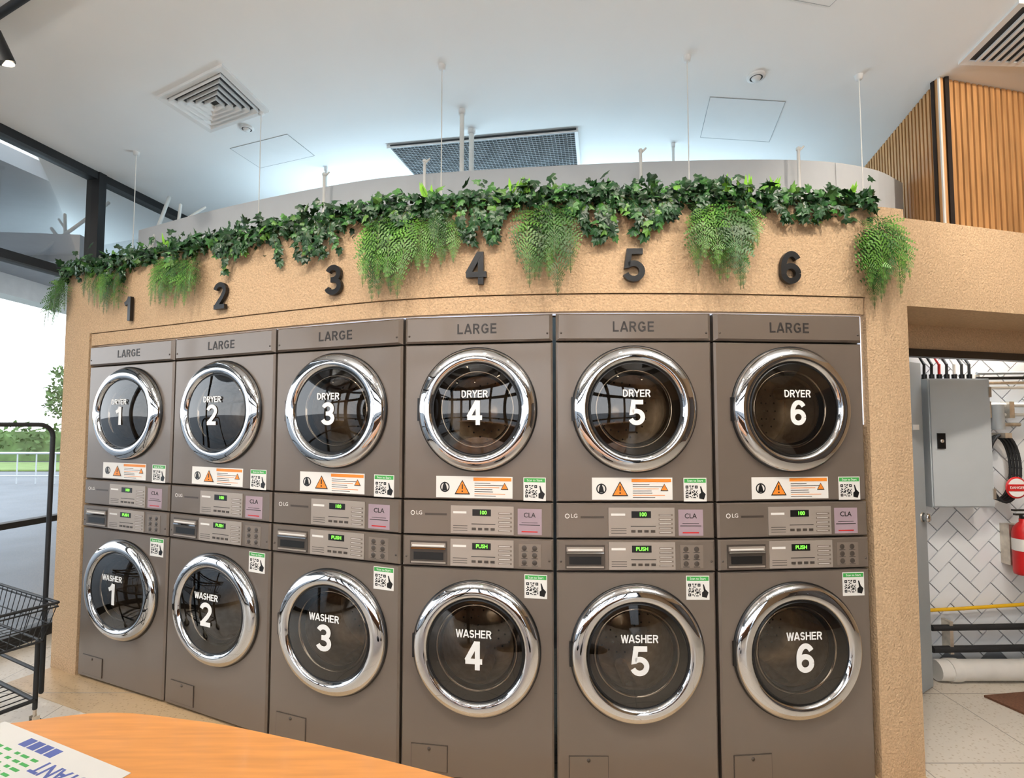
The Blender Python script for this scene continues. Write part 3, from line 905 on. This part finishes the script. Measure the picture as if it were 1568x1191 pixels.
# ------------------------------------------------------------------ table
tp = catmull([(-1.286, 1.353), (-1.065, 1.407), (-.841, 1.377), (-.614, 1.32), (-.117, 1.152), (.3, .95), (.62, .62), (.72, .25), (.45, -.05), (-.1, -.15), (-.8, -.05), (-1.4, .3), (-1.66, .8), (-1.52, 1.18), (-1.286, 1.353)], 6)[:-1]
te = empty('round_end_table', (-.45, .6, 0))
t = MB(); off = lambda s: [((p[0]+.45)*s, (p[1]-.6)*s) for p in tp]
n = len(tp)
rings = [(.995, .715), (1.0, .72), (1.0, .745), (.995, .75)]
vs = []
for s_, z in rings: vs += [(p[0], p[1], z) for p in off(s_)]
a2 = sum(tp[i][0]*tp[(i+1) % n][1]-tp[(i+1) % n][0]*tp[i][1] for i in range(n))
fs = []
for r in range(3):
    for i in range(n):
        q = (r*n+i, r*n+(i+1) % n, (r+1)*n+(i+1) % n, (r+1)*n+i)
        fs.append(q if a2 > 0 else q[::-1])
tpf = tuple(range(3*n, 4*n)); bt = tuple(range(n))
fs += [tpf if a2 > 0 else tpf[::-1], bt[::-1] if a2 > 0 else bt]
t.mesh(vs, fs, tablem); t.obj('top', te)
t = MB()
for x in (-.45, .45):
    t.lathez([(0, 0), (.24, 0), (.24, .012), (.05, .03), (.035, .05), (.035, .70), (.1, .715), (0, .715)], x, 0, blackm, 28)
t.obj('pedestal', te)
lf = empty('instruction_leaflet', (-.82, 1.165, .7505), math.radians(157))
m = MB()
m.box(0, .50, 0, .35, 0, .0012, paper)
blu = M('leaflet_blue', '5562A2', .6, var=.2)
for k in range(4):
    m.box(.22+k*.034, .248+k*.034, .014, .040, .0012, .0016, blu)
for k in range(5):
    for j in range(6):
        m.box(.23+j*.036, .23+j*.036+random.uniform(.015, .030), .055+k*.017, .062+k*.017, .0012, .0015, green)
for k in range(9):
    m.box(.03, .03+random.uniform(.08, .13), .13+k*.018, .134+k*.018, .0012, .0015, textdark)
m.lathez([(.0, .0016), (.014, .0016)], .455, .075, redm, 24)
m.lathez([(.0, .0016), (.014, .0016)], .455, .12, orange, 24)
m.obj('sheet', lf)
link('heading', text_mesh('INSTANT', .05, blu, .0003, .001), lf, (.11, .065, .0016))

# ------------------------------------------------------------------ laundry cart
ce = empty('wire_laundry_cart', (-2.25, 2.64, 0), math.radians(-27))
m = MB(); W_, D_ = .66, .44
def rectpts(i, z): return [(-i, -i, z), (-W_+i, -i, z), (-W_+i, -D_+i, z), (-i, -D_+i, z)]
for z, i, r in ((.62, 0, .007), (.60, .0, .004), (.52, .02, .003), (.44, .04, .006)): m.path(rectpts(i, z), r, blackm, 6, True)
nx = 12
for k in range(nx+1):
    x = -W_*k/nx; xi = -.04-(W_-.08)*k/nx
    m.path([(x, 0, .62), (xi, -.04, .44), (xi, -D_+.04, .44), (x, -D_, .62)], .002, blackm, 5)
for k in range(9):
    y = -D_*k/8; yi = -.04-(D_-.08)*k/8
    m.path([(0, y, .62), (-.04, yi, .44), (-W_+.04, yi, .44), (-W_, y, .62)], .002, blackm, 5)
for (x, y) in ((-.06, -.05), (-W_+.06, -.05), (-W_+.06, -D_+.05), (-.06, -D_+.05)):
    m.path([(x, y, .44), (x, y, .12)], .011, blackm, 8)
    m.cyl((x, y, .12), (x, y, .07), .008, steel, 8)
    m.cyl((x-.012, y, .035), (x+.012, y, .035), .035, rubber, 20)
    m.box(x-.017, x-.013, y-.015, y+.015, .03, .085, steel); m.box(x+.013, x+.017, y-.015, y+.015, .03, .085, steel)
m.path(rectpts(.055, .16), .010, blackm, 8, True)
for k in range(1, 9): m.path([(-.055-.55*k/9, -.055, .16), (-.055-.55*k/9, -D_+.055, .16)], .003, blackm, 5)
m.path([(-.06, -.05, .30), (-W_+.06, -.05, .30)], .008, blackm, 8)
PX = -.13
hp = [(PX, 0, .16), (PX, 0, 1.44)]
for k in range(1, 7):
    a = math.pi/2*k/6
    hp.append((PX, -.06*(1-math.cos(a)), 1.44+.06*math.sin(a)))
hp += [(PX, -D_+.06, 1.50)]
for k in range(1, 7):
    a = math.pi/2*k/6
    hp.append((PX, -D_+.06-.06*math.sin(a), 1.44+.06*math.cos(a)))
hp.append((PX, -D_, .16))
m.path(hp, .011, blackm, 10)
m.obj('frame_and_basket', ce)

# ------------------------------------------------------------------ track spotlight (upper left)
ts = MB()
ts.cyl((-2.0, 2.20, 3.475), (-3.3, 2.80, 3.475), .018, blackm, 8)
px, py = -2.47, 2.40
ts.cyl((px, py, 3.47), (px, py, 3.33), .01, blackm, 8)
ts.cyl((px, py-.02, 3.36), (px+.03, py+.03, 3.24), .040, blackm, 20)
ts.cyl((px+.03, py+.03, 3.242), (px+.0303, py+.0306, 3.238), .032, bulb, 20)
ts.obj('track_spotlight')

# ------------------------------------------------------------------ lamps
def downlight(x, y, tx, ty, tz, en, ang=75, col=(1, .89, .77)):
    m = MB(); m.lathez([(.045, 3.499), (.05, 3.488), (.075, 3.488), (.08, 3.5)], x, y, ventw, 28)
    m.lathez([(0, 3.494), (.045, 3.494)], x, y, bulb, 28)
    o = m.obj('ceiling_downlight')
    l = bpy.data.lights.new('spot', 'SPOT'); l.energy = en; l.spot_size = math.radians(ang); l.spot_blend = .7
    l.color = col; l.shadow_soft_size = .04
    lo = bpy.data.objects.new('lamp', l); COL.objects.link(lo); lo.parent = o
    lo.location = (x, y, 3.475)
    d = Vector((tx, ty, tz))-Vector((x, y, 3.475))
    lo.rotation_euler = d.to_track_quat('-Z', 'Y').to_euler()
for x in (-2.6, -1.5, -.5, .5, 1.5):
    downlight(x, .75+abs(x)*.15, x*.98, yat(max(-2.8, x))-.0, 1.8, 85, 90)
downlight(2.5, 1.2, 2.7, 2.9, 2.7, 130, 80)
for x in (-2.0, 1.0):
    downlight(x, -1.3, x, -1.0, 0, 80, 110)
def area(name, loc, sx, sy, en, rot, col):
    l = bpy.data.lights.new(name, 'AREA'); l.shape = 'RECTANGLE'; l.size = sx; l.size_y = sy; l.energy = en; l.color = col
    o = bpy.data.objects.new(name, l); COL.objects.link(o); o.location = loc; o.rotation_euler = rot
    return o
for x in (-1.9, 1.9):
    m = MB(); m.box(x-.6, x+.6, -.15, -.05, 2.80, 2.86, blackm)
    for s_ in (-.5, .5): m.cyl((x+s_, -.10, 2.86), (x+s_, -.10, 3.5), .004, blackm, 6)
    o = m.obj('added_uplight_fixture')  # unseen hanging fixture, added with its uplight to brighten the ceiling
    a = area('added_uplight_lamp', (x, -.10, 2.865), 1.15, .08, 95, (math.pi, 0, 0), (1, .98, .95)); a.parent = o
m = MB(); m.box(-1.9, 2.2, 4.38, 4.46, 2.6, 2.66, coollamp); o = m.obj('added_blue_uplight')  # unseen strip added behind the bulkhead to throw bluish light on the ceiling
a = area('lamp', (.15, 4.42, 2.68), 4.0, .1, 50, (math.pi, 0, 0), (.66, .87, 1.0)); a.parent = o
m = MB(); m.box(2.6, 3.2, 3.13, 3.19, 2.24, 2.30, pvc); o = m.obj('utility_batten_light')
a = area('lamp', (2.9, 3.16, 2.235), .6, .05, 9, (0, 0, 0), (.95, .98, 1)); a.parent = o

# ------------------------------------------------------------------ world
wd = bpy.data.worlds.new('overcast'); sc.world = wd; wd.use_nodes = True
nt = wd.node_tree; bg = nt.nodes['Background']
tcn = nt.nodes.new('ShaderNodeTexCoord'); sep = nt.nodes.new('ShaderNodeSeparateXYZ'); rp = nt.nodes.new('ShaderNodeValToRGB')
nt.links.new(tcn.outputs['Generated'], sep.inputs[0]); nt.links.new(sep.outputs['Z'], rp.inputs['Fac'])
rp.color_ramp.elements[0].color = (.95, .97, 1, 1); rp.color_ramp.elements[1].color = (.78, .88, 1, 1)
nt.links.new(rp.outputs['Color'], bg.inputs['Color']); bg.inputs['Strength'].default_value = 3.8
